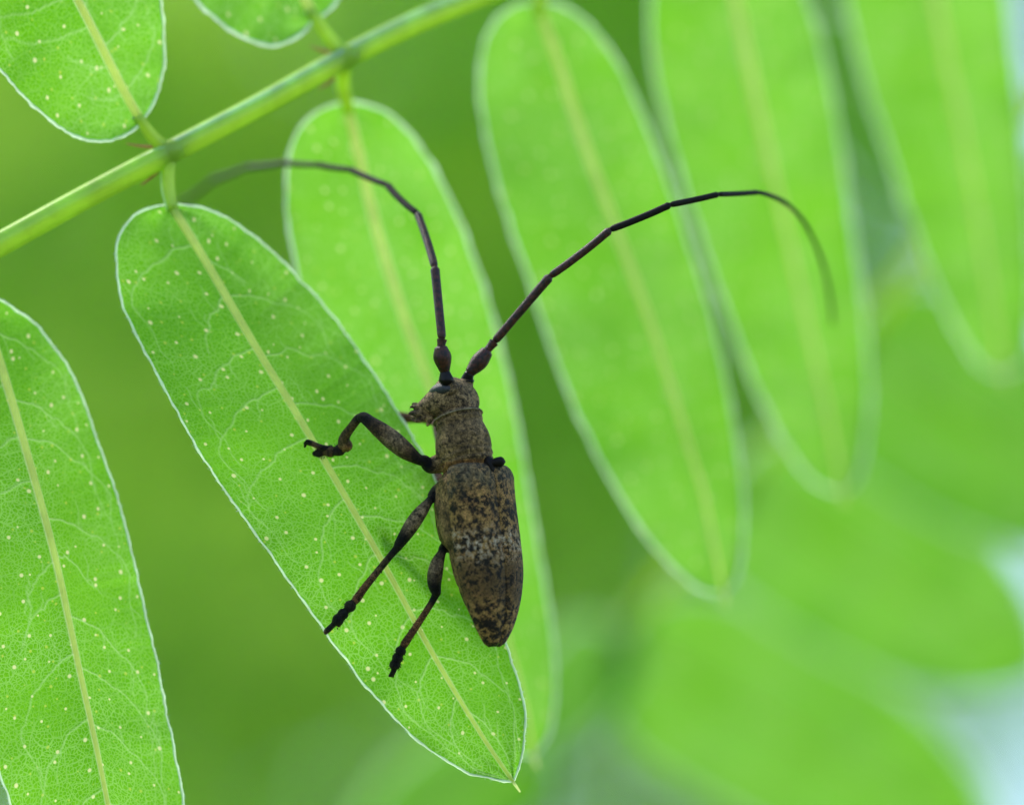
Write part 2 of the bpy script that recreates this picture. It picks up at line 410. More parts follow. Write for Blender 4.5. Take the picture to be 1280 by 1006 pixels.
# ------------------------------------------------------------------ pinnate leaves
def leaflet(root, mid, left, right, seed, vamp=.16, name='leaflet', sharp=True, rib=5.5, margin=3.4, crinkle=1.2, bulge=0.05, veins=9, hairs=0, nu=24, nv=140, stalk=None, stipels=True):
    """one leaflet from its midrib and two edges (px, py, depth): blade > midrib, margin, side veins, hairs"""
    rs = random.Random(seed)
    M = cr(mid, nv + 1); A = cr(left, nv + 1); B = cr(right, nv + 1)
    # gently scalloped edges
    for E, s in ((A, 0), (B, 50)):
        for i in range(1, nv):
            d = E[i] - M[i]; w = np.linalg.norm(d[:2]) + 1e-6
            g_ = i * 90.0 / nv; fall = min(1, g_ / 6, (90 - g_) / 4)
            k = (noise.noise(Vector((g_ * .33, seed * 3.1 + s, 0))) + .6 * noise.noise(Vector((g_ * .9, seed * 1.7 + s, 4)))) * crinkle * fall
            E[i][:2] += d[:2] / w * k
            E[i][2] += noise.noise(Vector((g_ * .16, seed * 2.2 + s, 9))) * .035 * fall
    def pt(u, v):
        f = min(max(v, 0), 1) * nv; i = min(int(f), nv - 1); t = f - i
        m = M[i] * (1 - t) + M[i + 1] * t
        E = A if u < 0 else B
        e = E[i] * (1 - t) + E[i + 1] * t
        q = m * (1 - abs(u)) + e * abs(u)
        d = q[2] + bulge * 4 * abs(u) * (1 - abs(u)) * math.sin(math.pi * min(max(v, 0.02), .98)) ** .5
        d += 0.03 * noise.noise(Vector((u * 2.2, v * 7, seed)))
        return P(q[0], q[1], d)
    L = sum((P(*M[i + 1]) - P(*M[i])).length for i in range(nv))
    # side veins arching towards the edge, in (u, v)
    lines = []
    for side in (-1, 1):
        for k in range(veins):
            v0 = 0.03 + 0.88 * (k + .5 + (rs.random() - .5) * .5 + (.25 if side > 0 else 0)) / veins
            long = rs.random() < .7
            reach = (.66 + .24 * rs.random()) * (1 if long else .55); sweep = .06 + .05 * rs.random()
            line = []
            for t in np.linspace(0, 1, 20):
                u = reach * (1 - (1 - t) ** 1.2)
                v = v0 + sweep * (t ** 1.4) + (.012 * noise.noise(Vector((t * 5, k * 3.3 + side, seed))) + .006 * noise.noise(Vector((t * 13, k * 5.3 + side, seed)))) * min(1, t * 3)
                line.append((side * u, v, 1.0 - .45 * t))
            if long:
                for t in np.linspace(.08, 1, 16):
                    line.append((side * (reach + .06 * t - .14 * t * t + .03 * math.sin(t * 9)), v0 + sweep + .105 * t, .55 - .25 * t))
            lines.append([q for q in line if q[1] < .975])
            for _ in range(3 if sharp else 0):
                u, v, w_ = line[rs.randint(4, len(line) - 4)]
                sg = rs.choice((-1, 1)); ln_ = rs.uniform(.02, .05); du = rs.uniform(-.05, .16)
                lines.append([(u + side * du * t + .012 * math.sin(t * 7 + k), v + sg * ln_ * t, .45 - .2 * t) for t in np.linspace(0, 1, 12) if abs(u + side * du * t) < .95])
    V, F, U = [], [], []
    us = [math.copysign(abs(x) ** 1.0, x) for x in np.linspace(-1, 1, 2 * nu + 1)]
    WL = [(P(*A[i]) - P(*M[i])).length for i in range(nv + 1)]; WR = [(P(*B[i]) - P(*M[i])).length for i in range(nv + 1)]
    for i in range(nv + 1):
        for u in us:
            V.append(pt(u, i / nv)); U.append((u * (WL[i] if u < 0 else WR[i]), i / nv * L))
    w = len(us)
    for i in range(nv):
        for j in range(w - 1):
            F.append((i * w + j, i * w + j + 1, (i + 1) * w + j + 1, (i + 1) * w + j))
    UA = np.array(U); vein = np.zeros(len(U))
    iv = np.arange(nv + 1) / nv
    for ln in lines:
        q = np.array(ln)
        if len(q) < 3: continue
        tt = np.linspace(0, len(q) - 1, 70); ix = np.arange(len(q))
        qu, qv, qw = (np.interp(tt, ix, q[:, c]) for c in range(3))
        wd = np.where(qu < 0, np.interp(qv, iv, WL), np.interp(qv, iv, WR))
        pts = np.stack([qu * wd, qv * L], axis=1)
        lo, hi = pts.min(0) - .05, pts.max(0) + .05
        sel = np.where((UA[:, 0] > lo[0]) & (UA[:, 0] < hi[0]) & (UA[:, 1] > lo[1]) & (UA[:, 1] < hi[1]))[0]
        if not len(sel): continue
        a0, a1 = pts[:-1], pts[1:]; dd = a1 - a0; l2 = (dd ** 2).sum(1) + 1e-12
        X = UA[sel][:, None, :] - a0[None]
        t = np.clip((X * dd[None]).sum(2) / l2, 0, 1)
        D = np.linalg.norm(X - t[..., None] * dd[None], axis=2)
        k = D.argmin(1); dmin = D[np.arange(len(sel)), k]
        val = np.clip(1.25 - dmin / (1.15 * PX * (.6 + .5 * qw[k])), 0, 1) * (.35 + .65 * qw[k]) * vamp
        vein[sel] = np.maximum(vein[sel], val)
    rw = rib * PX * (1 - .62 * np.clip(UA[:, 1] / L, 0, 1) ** .8)
    mv = np.clip(1.6 - np.abs(UA[:, 0]) / rw, 0, 1) * (1.0 if nu > 12 else 0.0)
    towards = -FWD
    V = [p + towards * float(.008 * x) for p, x in zip(V, vein)]
    blade = part(name, (V, F, U), M_BLADE, root)
    ca_ = blade.data.color_attributes.new('vein', 'FLOAT_COLOR', 'POINT')
    ca_.data.foreach_set('color', np.stack([vein, mv, mv * 0, mv * 0 + 1], axis=1).astype(np.float32).ravel())
    sc = lambda d: PX * (1 + d / DIST)
    # midrib: base to tip, drawn out into a tiny point
    mp = [pt(0, i / 40) + towards * .012 for i in range(41)]
    tipd = (mp[-1] - mp[-3]).normalized()
    mp.append(mp[-1] + tipd * .05); mp.append(mp[-1] + tipd * .06)
    mr = [rib * sc(M[0][2]) * (1 - .62 * (i / 40) ** .8) for i in range(41)] + [rib * .36 * PX, rib * .2 * PX]
    # a half-round ridge on the near face of the blade
    mv_, mf_ = [], []
    for q in range(len(mp)):
        tg = (mp[min(q + 1, len(mp) - 1)] - mp[max(q - 1, 0)]).normalized(); sd_ = tg.cross(towards).normalized()
        for h in range(7):
            an = math.pi * h / 6
            mv_.append(mp[q] + sd_ * (math.cos(an) * mr[q]) + towards * (math.sin(an) * mr[q] * .75 - .008))
        if q:
            for h in range(6):
                mf_.append(((q - 1) * 7 + h, (q - 1) * 7 + h + 1, q * 7 + h + 1, q * 7 + h))
    part('midrib', (mv_, mf_), M_MIDRIB, blade)
    # margin: one thickened rim round the blade
    loop = [pt(-1, i / nv) for i in range(nv, 0, -1)] + [pt(1, i / nv) for i in range(0, nv + 1)]
    lr = [margin * sc(1) * (0.8 + .5 * noise.noise(Vector((i * 40.0 / nv, seed, 2))) + .45 * max(0, noise.noise(Vector((i * 130.0 / nv, seed, 7))))) for i in range(len(loop))]
    gv_, gf_ = [], []
    nl = len(loop)
    for q in range(nl):
        tg = (loop[min(q + 1, nl - 1)] - loop[max(q - 1, 0)]).normalized()
        out = tg.cross(towards).normalized()
        vv = (nv - q if q < nv else q - nv) / nv
        if (loop[q] - pt(0, vv)).dot(out) < 0: out = -out
        for h in range(7):
            an = math.pi * h / 6
            gv_.append(loop[q] + out * (math.cos(an) * lr[q] + lr[q] * .55) + towards * (math.sin(an) * lr[q] * .8))
        if q:
            for h in range(6):
                gf_.append(((q - 1) * 7 + h, (q - 1) * 7 + h + 1, q * 7 + h + 1, q * 7 + h))
    part('margin', (gv_, gf_), M_MARGIN, blade)
    if hairs:
        hv, hf = [], []
        for k in range(hairs):
            i = rs.randrange(3, len(loop) - 3)
            p = loop[i]; out = (p - pt(0, min(max((nv - i if i < nv else i - nv) / nv, 0), 1))).normalized()
            tg = (loop[i + 1] - loop[i - 1]).normalized()
            d = (out + tg * rs.uniform(-.9, .9) + towards * rs.uniform(-.6, .6)).normalized() * rs.uniform(2.5, 6) * PX
            b = out * margin * .6 * PX; n = len(hv); s = tg * .35 * PX
            x = d.cross(tg).normalized() * .35 * PX
            hv += [p + b + s, p + b - s, p + b + x, p + b + d]
            hf += [(n, n + 1, n + 3), (n + 1, n + 2, n + 3), (n + 2, n, n + 3)]
        h = part('margin_hairs', (hv, hf), M_HAIR, blade, False); h['kind'] = 'stuff'
    if stalk:
        part('petiolule', ptube(stalk, 14, 10), M_STALK, blade)
        c = [(q[0] - q[3] * .8, q[1], q[2] - .01, 2.6) for q in stalk]
        part('stalk_ridge', ptube(c, 14, 6), M_MARGIN, blade)
    return blade

def straight(base, tip, hw, depth0, depth1, side_tilt=0.0, w_pos=.42, sway=0.0):
    """control lines of an oblong leaflet between two pixels"""
    b = np.array(base, float); t = np.array(tip, float); d = t - b; ln = np.linalg.norm(d); d /= ln
    n = np.array([-d[1], d[0]])
    mid, le, ri = [], [], []
    for s in np.linspace(0, 1, 9):
        c = b + d * ln * s + n * sway * math.sin(math.pi * s)
        mid.append((c[0], c[1], depth0 + (depth1 - depth0) * s))
    prof = [(0, 0), (.015, .36), (.06, .68), (.16, .93), (.32, 1), (.5, .99), (.68, .9), (.82, .7), (.92, .44), (.975, .2), (1, 0)]
    for s, wv in prof:
        c = b + d * ln * s + n * sway * math.sin(math.pi * s); dd = depth0 + (depth1 - depth0) * s
        q1 = c + n * hw * wv; q2 = c - n * hw * wv
        le.append((q1[0], q1[1], dd + side_tilt * wv)); ri.append((q2[0], q2[1], dd - side_tilt * wv))
    return mid, le, ri

# --- the leaf in front -----------------------------------------------------
root = thing('pinnate_leaf', P(-150, 385, .3), 'bright green backlit pinnate leaf with rows of oblong leaflets carrying the beetle', 'leaf', 'pinnate leaves')
rach = [(-262, 452, .1, 20), (-150, 385, .3, 17), (-60, 336, .5, 15), (0, 305, .62, 14), (100, 250, .75, 13.5), (212, 191, .92, 13.5), (320, 134, 1.25, 13), (430, 73, 1.7, 13), (520, 28, 2.1, 13), (615, -12, 2.6, 12.5), (690, -48, 3.2, 12.5), (800, -100, 4.1, 12), (915, -160, 5.0, 11), (1140, -270, 6.6, 10), (1260, -330, 7.5, 7)]
rach = [q[:3] + (q[3] * 1.1,) for q in rach]
rachis = part('rachis', ptube(rach, 150, 14), M_STALK, root)
for off in (-1, 1):  # pale edge tubes stand in for the rachis' white highlight, wider on the upper edge
    c = [(q[0] + off * -.46 * q[3], q[1] + off * .82 * q[3], q[2] - .03, 5.2 if off < 0 else 2.6) for q in rach]
    part('highlight_ridge', ptube(c, 120, 6), M_MARGIN, rachis)
for (x, y, d) in ((212, 191, .92), (430, 73, 1.7), (690, -48, 3.2)):
    part('node', ptube([(x - 14, y + 7, d, 12), (x - 5, y + 2.5, d, 15.5), (x + 5, y - 2.5, d, 15.5), (x + 14, y - 7, d, 12)], 10, 12), M_STALK, rachis)
for (x, y, d, x2, y2) in ((196, 184, .9, 158, 180), (200, 212, .9, 176, 232), (414, 66, 1.65, 388, 58), (418, 98, 1.65, 398, 112)):
    part('stipel', ptube([(x, y, d, 2.2), ((x + x2) / 2, (y + y2) / 2 + 1, d, 1.8), (x2, y2, d, .7)], 8, 6), M_STIPEL, rachis)

# leaflet that carries the beetle
leaflet(root,
    [(213, 256, .85), (262, 335, .7), (318, 430, .5), (370, 515, .34), (420, 600, .22), (480, 705, .12), (540, 815, .08), (600, 915, .08), (641, 976, .08)],
    [(213, 256, .85), (190, 260, .8), (166, 272, .75), (149, 298, .65), (146, 335, .58), (156, 385, .46), (180, 435, .35), (212, 495, .2), (262, 583, .08), (330, 680, .0), (400, 778, -.03), (455, 853, 0), (520, 922, .03), (580, 962, .06), (620, 973, .07), (641, 976, .08)],
    [(213, 256, .85), (232, 257, .88), (265, 265, .9), (312, 292, 1.0), (370, 345, 1.1), (430, 415, 1.05), (490, 505, .85), (540, 592, .6), (580, 680, .45), (615, 760, .32), (640, 830, .22), (655, 885, .14), (654, 930, .1), (648, 958, .09), (641, 976, .08)],
    11, vamp=.55, crinkle=1.9, rib=5.3, margin=1.7, veins=10, hairs=420, nu=100, nv=600,
    stalk=[(211, 192, .92, 11), (210, 215, .9, 9), (211, 238, .88, 8.5), (216, 262, .84, 7)])
# leaflet behind the head and antennae
leaflet(root,
    [(433, 128, 2.6), (450, 200, 2.65), (472, 290, 2.7), (503, 390, 2.8), (540, 490, 2.9), (580, 610, 3.1), (620, 750, 3.3), (650, 860, 3.4), (668, 945, 3.4)],
    [(433, 128, 2.6), (405, 136, 2.5), (380, 155, 2.45), (362, 195, 2.4), (358, 250, 2.35), (368, 320, 2.35), (385, 400, 2.4), (420, 510, 2.6), (470, 640, 2.8), (530, 770, 3.0), (590, 880, 3.2), (640, 935, 3.3), (668, 945, 3.4)],
    [(433, 128, 2.6), (462, 133, 2.7), (495, 150, 2.8), (535, 200, 3.0), (575, 280, 3.2), (610, 380, 3.4), (640, 500, 3.6), (665, 640, 3.7), (685, 760, 3.7), (694, 850, 3.6), (688, 910, 3.5), (668, 945, 3.4)],
    12, rib=5.8, margin=2.3, veins=8, crinkle=1.5,
    stalk=[(431, 76, 1.72, 11), (428, 98, 2.0, 9.5), (430, 116, 2.35, 9), (436, 138, 2.62, 7.5)])
# third leaflet, right of the beetle
leaflet(root,
    [(670, 4, 4.0), (695, 70, 4.0), (735, 190, 4.0), (775, 300, 4.0), (815, 410, 4.0), (850, 520, 4.0), (880, 620, 4.0), (895, 690, 4.0), (905, 742, 4.0)],
    [(670, 4, 4.0), (645, 8, 3.9), (618, 30, 3.9), (602, 75, 3.9), (603, 140, 3.9), (625, 240, 3.8), (665, 360, 3.8), (715, 500, 3.7), (770, 610, 3.7), (820, 685, 3.8), (870, 732, 3.9), (905, 742, 4.0)],
    [(670, 4, 4.0), (700, 8, 4.1), (740, 35, 4.2), (780, 95, 4.3), (820, 190, 4.4), (860, 300, 4.5), (895, 420, 4.5), (918, 540, 4.4), (928, 620, 4.3), (928, 680, 4.2), (920, 722, 4.1), (905, 742, 4.0)],
    13, rib=5.8, margin=2.4, veins=7, crinkle=1.8,
    stalk=[(690, -46, 3.25, 11), (680, -25, 3.6, 9), (674, 0, 3.9, 8.5), (676, 18, 4.0, 7)])
# fourth
leaflet(root,
    [(905, -110, 5.6), (915, -30, 5.6), (932, 60, 5.7), (955, 170, 5.8), (985, 300, 5.9), (1015, 430, 6.0), (1040, 540, 6.0), (1053, 617, 6.0)],
    [(905, -110, 5.6), (870, -100, 5.5), (835, -60, 5.5), (815, 0, 5.5), (817, 80, 5.5), (845, 200, 5.5), (890, 340, 5.6), (935, 460, 5.7), (975, 545, 5.8), (1015, 600, 5.9), (1053, 617, 6.0)],
    [(905, -110, 5.6), (945, -95, 5.7), (985, -50, 5.8), (1015, 20, 5.9), (1040, 120, 6.0), (1060, 250, 6.1), (1078, 380, 6.2), (1086, 480, 6.2), (1082, 550, 6.1), (1070, 600, 6.0), (1053, 617, 6.0)],
    14, rib=5.8, margin=2.6, veins=6, crinkle=1.8,
    stalk=[(915, -158, 5.0, 10), (908, -135, 5.3, 9), (905, -100, 5.6, 8)])
# fifth
leaflet(root,
    [(1135, -215, 7.2), (1150, -120, 7.3), (1170, 0, 7.4), (1195, 130, 7.5), (1220, 260, 7.6), (1240, 380, 7.6), (1255, 470, 7.6)],
    [(1135, -215, 7.2), (1090, -200, 7.1), (1060, -140, 7.1), (1052, -50, 7.1), (1072, 70, 7.1), (1110, 190, 7.1), (1150, 310, 7.2), (1190, 400, 7.3), (1225, 455, 7.5), (1255, 470, 7.6)],
    [(1135, -215, 7.2), (1185, -200, 7.3), (1225, -140, 7.5), (1250, -50, 7.7), (1268, 80, 7.8), (1282, 200, 7.8), (1290, 310, 7.8), (1290, 400, 7.8), (1280, 450, 7.7), (1255, 470, 7.6)],
    15, rib=5.8, margin=2.6, veins=5, crinkle=1.8,
    stalk=[(1140, -268, 6.6, 9), (1136, -245, 6.9, 8), (1136, -205, 7.2, 7)])
# lower left leaflet
leaflet(root,
    [(-42, 352, .65), (-20, 400, .6), (0, 452, .5), (38, 580, .3), (70, 700, .15), (98, 830, .08), (122, 940, .05), (140, 1030, .05), (165, 1150, .1)],
    [(-42, 352, .65), (-75, 372, .55), (-100, 420, .45), (-112, 500, .3), (-100, 620, .1), (-70, 740, -.05), (-35, 860, -.1), (0, 965, -.1), (35, 1050, -.05), (90, 1120, 0), (165, 1150, .1)],
    [(-42, 352, .65), (-15, 368, .7), (15, 384, .75), (52, 415, .8), (90, 470, .8), (120, 545, .75), (148, 630, .65), (172, 725, .55), (196, 830, .45), (215, 930, .4), (229, 1010, .35), (225, 1080, .25), (200, 1130, .15), (165, 1150, .1)],
    16, vamp=.55, crinkle=2.2, rib=5.3, margin=1.8, veins=10, hairs=300, nu=90, nv=560,
    stalk=[(-62, 335, .5, 10), (-55, 342, .55, 9), (-48, 348, .6, 8.5), (-38, 362, .62, 7)])
# upper left leaflet
leaflet(root,
    [(176, 152, .85), (150, 105, .75), (120, 45, .65), (92, -10, .55), (50, -90, .5), (0, -190, .45), (-50, -290, .4)],
    [(176, 152, .85), (160, 166, .8), (125, 176, .72), (85, 165, .62), (40, 130, .5), (0, 85, .4), (-45, 20, .3), (-90, -70, .25), (-115, -170, .25), (-100, -250, .3), (-50, -290, .4)],
    [(176, 152, .85), (190, 130, .9), (203, 90, .95), (204, 40, .9), (196, -10, .85), (170, -80, .8), (125, -170, .65), (65, -250, .5), (0, -288, .42), (-50, -290, .4)],
    17, vamp=.5, crinkle=1.9, rib=5.6, margin=2.1, veins=9, hairs=120, nu=55, nv=260,
    stalk=[(211, 190, .92, 11), (200, 180, .9, 9), (188, 168, .88, 8.5), (172, 146, .84, 7)])
# upper middle leaflet
leaflet(root,
    [(392, 22, 1.7), (378, -8, 1.7), (350, -70, 1.7), (310, -160, 1.7), (262, -270, 1.7), (230, -340, 1.7)],
    [(392, 22, 1.7), (375, 42, 1.62), (345, 56, 1.55), (310, 48, 1.5), (275, 27, 1.45), (243, -5, 1.4), (205, -70, 1.4), (175, -160, 1.4), (165, -260, 1.5), (190, -325, 1.6), (230, -340, 1.7)],
    [(392, 22, 1.7), (408, 14, 1.75), (424, -8, 1.85), (430, -60, 1.95), (415, -140, 1.95), (370, -240, 1.85), (300, -325, 1.75), (230, -340, 1.7)],
    18, rib=7.5, margin=2.8, veins=7,
    stalk=[(430, 72, 1.72, 11), (420, 58, 1.72, 9.5), (406, 40, 1.72, 9), (388, 14, 1.7, 7.5)])
# their opposite neighbours above the frame
for (b, s, t, hw, d, sd) in (((672, -90), (690, -48, 3.2, 10), (500, -420), 95, 3.4, 19), ((880, -215), (912, -160, 5, 9), (700, -560), 100, 5.1, 20)):
    m, l_, r_ = straight(b, t, hw, d, d + .3)
    leaflet(root, m, l_, r_, sd, rib=4.5, margin=4, veins=0, sharp=False, nu=8, nv=50, stalk=[s, ((b[0] + s[0]) / 2, (b[1] + s[1]) / 2, d, 9), (b[0] - 6, b[1] - 10, d, 7)])

# --- the blurred leaf further back -----------------------------------------
root2 = thing('pinnate_leaf', P(1500, -150, 13), 'strongly blurred pinnate leaf hanging behind, with slanting broad leaflets against pale sky', 'leaf', 'pinnate leaves')
rach2 = [(1500, -150, 13, 13), (1330, 90, 13.5, 12), (1200, 255, 14, 11), (1062, 435, 15, 10), (925, 605, 16, 9), (790, 775, 17, 8), (690, 930, 18, 7), (655, 1010, 18, 5)]
r2 = part('rachis', ptube(rach2, 80, 10), M_STALK, root2)
for i, (b, t, hw, d0, d1, tilt, sd) in enumerate((
        ((1050, 425), (1420, 650), 128, 15, 14, .3, 31),
        ((905, 600), (1305, 838), 118, 16, 15.5, .3, 32),
        ((770, 800), (1245, 1060), 120, 17, 16.5, .3, 33),
        ((768, 790), (655, 940), 56, 17, 17.5, .2, 34),
        ((685, 920), (440, 1090), 80, 18, 18, .2, 35),
        ((1215, 250), (1520, 420), 95, 14, 13.5, .3, 37),
        ((1195, 245), (1010, 20), 80, 14, 15.5, .2, 38))):
    m, l_, r_ = straight(b, t, hw, d0, d1, tilt)
    bx = (b[0] * 1, b[1] * 1)
    # nearest point of the rachis
    c = min(cr(rach2, 200), key=lambda q: (q[0] - b[0]) ** 2 + (q[1] - b[1]) ** 2)
    leaflet(root2, m, l_, r_, sd, rib=4.5, margin=4, veins=0, sharp=False, nu=8, nv=50, stalk=[(c[0], c[1], c[2], 9), ((c[0] + b[0]) / 2, (c[1] + b[1]) / 2, (c[2] + d0) / 2, 9), (b[0], b[1], d0, 8)])

# --- stems the two leaves grow from ----------------------------------------
for (px, py, d, nm, lab) in ((-262, 452, .1, 'shrub_stem', 'slender upright green-brown stem bearing the leaf with the beetle'),
                             (1500, -150, 13, 'shrub_stem', 'slender upright green-brown stem bearing the blurred rear leaf')):
    a_ = P(px, py, d)
    st = thing(nm, (a_.x - (1.2 if px < 0 else -1.2), a_.y, 0), lab, 'stem', 'shrub stems')
    b_ = Vector(st.location); top = a_.z + 26
    s_ = 1 if px > 0 else -1
    part('stem', tube([b_ + Vector((0, 0, -2)), b_ + Vector((s_ * 1.5, 1, 50)), b_ + Vector((s_ * .8, .3, 105)), Vector((a_.x + s_ * .45, a_.y, a_.z - 2)), Vector((a_.x + s_ * .55, a_.y, top - 12)), Vector((a_.x + s_ * 1.5, a_.y + 1, top))],
                      [1.3, 1.05, .8, .62, .5, .28], 12), M_STEM, st)
    part('petiole_base', tube([a_ + Vector((s_ * .5, 0, -.3)), a_ + Vector((s_ * .2, 0, -.1)), a_], [.3, .22, .14], 10), M_STEM, st)

# ------------------------------------------------------------------ beetle
PHI, ALPHA = R(44), R(9)
tilt = math.atan2(20, 218)
im_up = (UPV * math.cos(tilt) - RGT * math.sin(tilt))
im_rt = (RGT * math.cos(tilt) + UPV * math.sin(tilt))
FW = im_up * math.cos(ALPHA) + FWD * math.sin(ALPHA)         # towards the head
near = -FWD * math.cos(ALPHA) + im_up * math.sin(ALPHA)
DU = im_rt * math.sin(PHI) + near * math.cos(PHI)             # dorsal
LF = -im_rt * math.cos(PHI) + near * math.sin(PHI)            # the beetle's left
def axis_pt(px, py):
    d = -0.06 + (660 - py) * PX * math.tan(ALPHA)
    return P(px, py, d)
beetle = thing('longhorn_beetle', axis_pt(605, 700), 'mottled brown longhorn beetle with long black antennae clinging to a leaflet', 'beetle')

def sgnpow(v, p): return math.copysign(abs(v) ** p, v)
def loft(rings, n=28, dirs=None, ex=1.0, shear=0.0):
    """rings: (centre, a_left, up, down); closed"""
    L_, U_ = dirs if dirs else (LF, DU)
    V, F = [], []
    for (c, a_, h, d) in rings:
        for k in range(n):
            t = 2 * math.pi * k / n
            s = sgnpow(math.sin(t), ex); co = sgnpow(math.cos(t), ex)
            V.append(c + L_ * (a_ * PX * co) + (U_ + FW * shear) * ((h if s > 0 else d) * PX * s))
    m = len(rings)
    for i in range(m - 1):
        for k in range(n):
            k2 = (k + 1) % n
            F.append((i * n + k, (i + 1) * n + k, (i + 1) * n + k2, i * n + k2))
    V.append(rings[0][0]); V.append(rings[-1][0])
    for k in range(n):
        k2 = (k + 1) % n
        F.append((len(V) - 2, k, k2)); F.append((len(V) - 1, (m - 1) * n + k2, (m - 1) * n + k))
    return V, F
core = []      # geometry that is fused into the body
# pronotum (with folds near both margins)
pro = [(571, 517, 24), (572, 519, 29.5), (572.5, 523, 31), (573.5, 526, 29.2), (574, 529, 30.4), (575, 533, 28.8), (576, 539, 31), (577.5, 548, 34), (579, 556, 35.2), (580.5, 564, 35), (582, 569, 33), (583, 573, 34.3), (584, 577, 31.5), (585, 581, 33), (586, 586, 29), (587, 592, 25)]
core.append(loft([(axis_pt(x, y), w, w, w * 1.02) for x, y, w in pro], shear=.22))
for (lx, ly) in ((-33, 4), (33, 4)):      # blunt side tubercles
    c = axis_pt(580, 556); core.append(tube([c + LF * lx * .7 * PX, c + LF * lx * .98 * PX, c + LF * lx * 1.12 * PX], [9 * PX, 6 * PX, 2.5 * PX], 10))
for (lx, uy, yy) in ((10, 32, 548), (-10, 32, 548), (0, 33, 562), (16, 29, 564), (-16, 29, 564), (22, 24, 545)):
    c = axis_pt(579, yy) + LF * lx * PX + DU * uy * PX
    core.append(tube([c - DU * 5 * PX, c, c + DU * 2 * PX], [7 * PX, 5 * PX, 2 * PX], 8))
# thorax and abdomen under the wing cases
tho = [(587, 584, 24, 20, 30), (588, 590, 32, 24, 40), (590, 600, 40, 23, 52), (594, 625, 43, 23, 61), (598, 650, 43.5, 23, 63), (600.5, 668, 43, 22, 60), (602, 678, 41, 22, 50), (603, 684, 39, 22, 45), (605, 692, 40, 20, 47), (608, 712, 39, 20, 45), (610, 726, 37, 19, 42), (611, 730, 35.5, 18, 40), (611.5, 734, 36, 18, 40), (613, 752, 31, 16, 34), (614, 756, 29.5, 15, 32.5), (615, 772, 24, 13, 26), (616, 790, 15, 9, 15), (616.5, 800, 6, 4, 6)]
core.append(loft([(axis_pt(x, y), a_, h, d) for x, y, a_, h, d in tho]))
# head: lofted from the vertex down to the mouth
PH = R(56)
HU = (im_rt * math.sin(PH) + near * math.cos(PH)); HL = (-im_rt * math.cos(PH) + near * math.sin(PH))
hd = [(592, 498, 10, 10), (589, 497, 18, 17), (583, 497, 25, 23), (574, 497, 29, 27), (563, 498, 31, 28.5), (554, 502.5, 28, 22.5), (544, 507, 25, 17.5), (535, 511.5, 22, 13), (528, 514.5, 18, 10), (524, 516, 12, 6.5)]
dmid = -0.06 + (660 - 500) * PX * math.tan(ALPHA) + .02
tx = lambda x: dmid + (572 - x) * PX / math.tan(PH) * .55
core.append(loft([(P(x, y, tx(x)), a_, h, h) for x, y, a_, h in hd], 24, (HL, (FW - HU * .12).normalized())))
# antennal tubercles
core.append(ptube([(566, 490, tx(566) - .12, 13), (560, 481, tx(560) - .13, 11), (557, 474, tx(557) - .13, 9)], 8, 12))
core.append(ptube([(578, 492, tx(578) + .1, 13), (582, 482, tx(582) + .1, 10), (584, 474, tx(584) + .1, 8)], 8, 12))
# mouthparts
for q in ([(530, 510, -.10, 6), (522, 509, -.12, 4.5), (517, 508, -.12, 2.6), (513, 509, -.11, 1.8)], [(529, 516, -.12, 7), (521, 517, -.13, 5), (515, 516, -.13, 3.2), (511.5, 517, -.12, 1.9)],
          [(533, 520, -.12, 5), (526, 525, -.14, 3.4), (519, 526, -.14, 2.4), (514, 524, -.14, 1.8)], [(538, 522, -.1, 5), (536, 528, -.13, 3), (534, 532, -.13, 2.2)],
          [(532, 514, -.1, 8), (525, 515, -.12, 6), (520, 514.5, -.12, 3)], [(527, 509, .05, 4), (520, 505, .05, 2.4), (515, 505, .05, 1.7)], [(528, 519, .1, 6), (519, 522, .12, 3.5), (513, 521, .12, 2)]):
    core.append(ptube([(x, y, tx(x) + d, r) for x, y, d, r in q], 8, 8))

DARK, TARS, BRN, RED, GREY = (0.030, 0.022, 0.016), (0.012, 0.010, 0.009), (0.20, 0.125, 0.06), (0.34, 0.155, 0.07), (0.34, 0.25, 0.15)
TAN, OCH, OLV = (0.46, 0.285, 0.12), (0.56, 0.29, 0.10), (0.41, 0.275, 0.13)
legs = []
def leg(segs):
    """segs: lists of (px,py,d,r,colour); each list is one smooth limb section"""
    for s in segs:
        core.append(ptube([q[:4] for q in s], max(10, 6 * len(s)), 12))
        c = cr([q[:4] + q[4] for q in s], 40)
        for q in c:
            legs.append((P(*q[:3]), q[3] * PX, tuple(q[4:7])))
def blob(x, y, d, rx, ry, col, ang=0):
    dx, dy = math.cos(ang), math.sin(ang)
    leg([[(x - dx * rx * .8, y - dy * rx * .8, d, ry * .55, col), (x - dx * rx * .2, y - dy * rx * .2, d, ry, col), (x + dx * rx * .4, y + dy * rx * .4, d, ry * .95, col), (x + dx * rx, y + dy * rx, d, ry * .5, col)]])
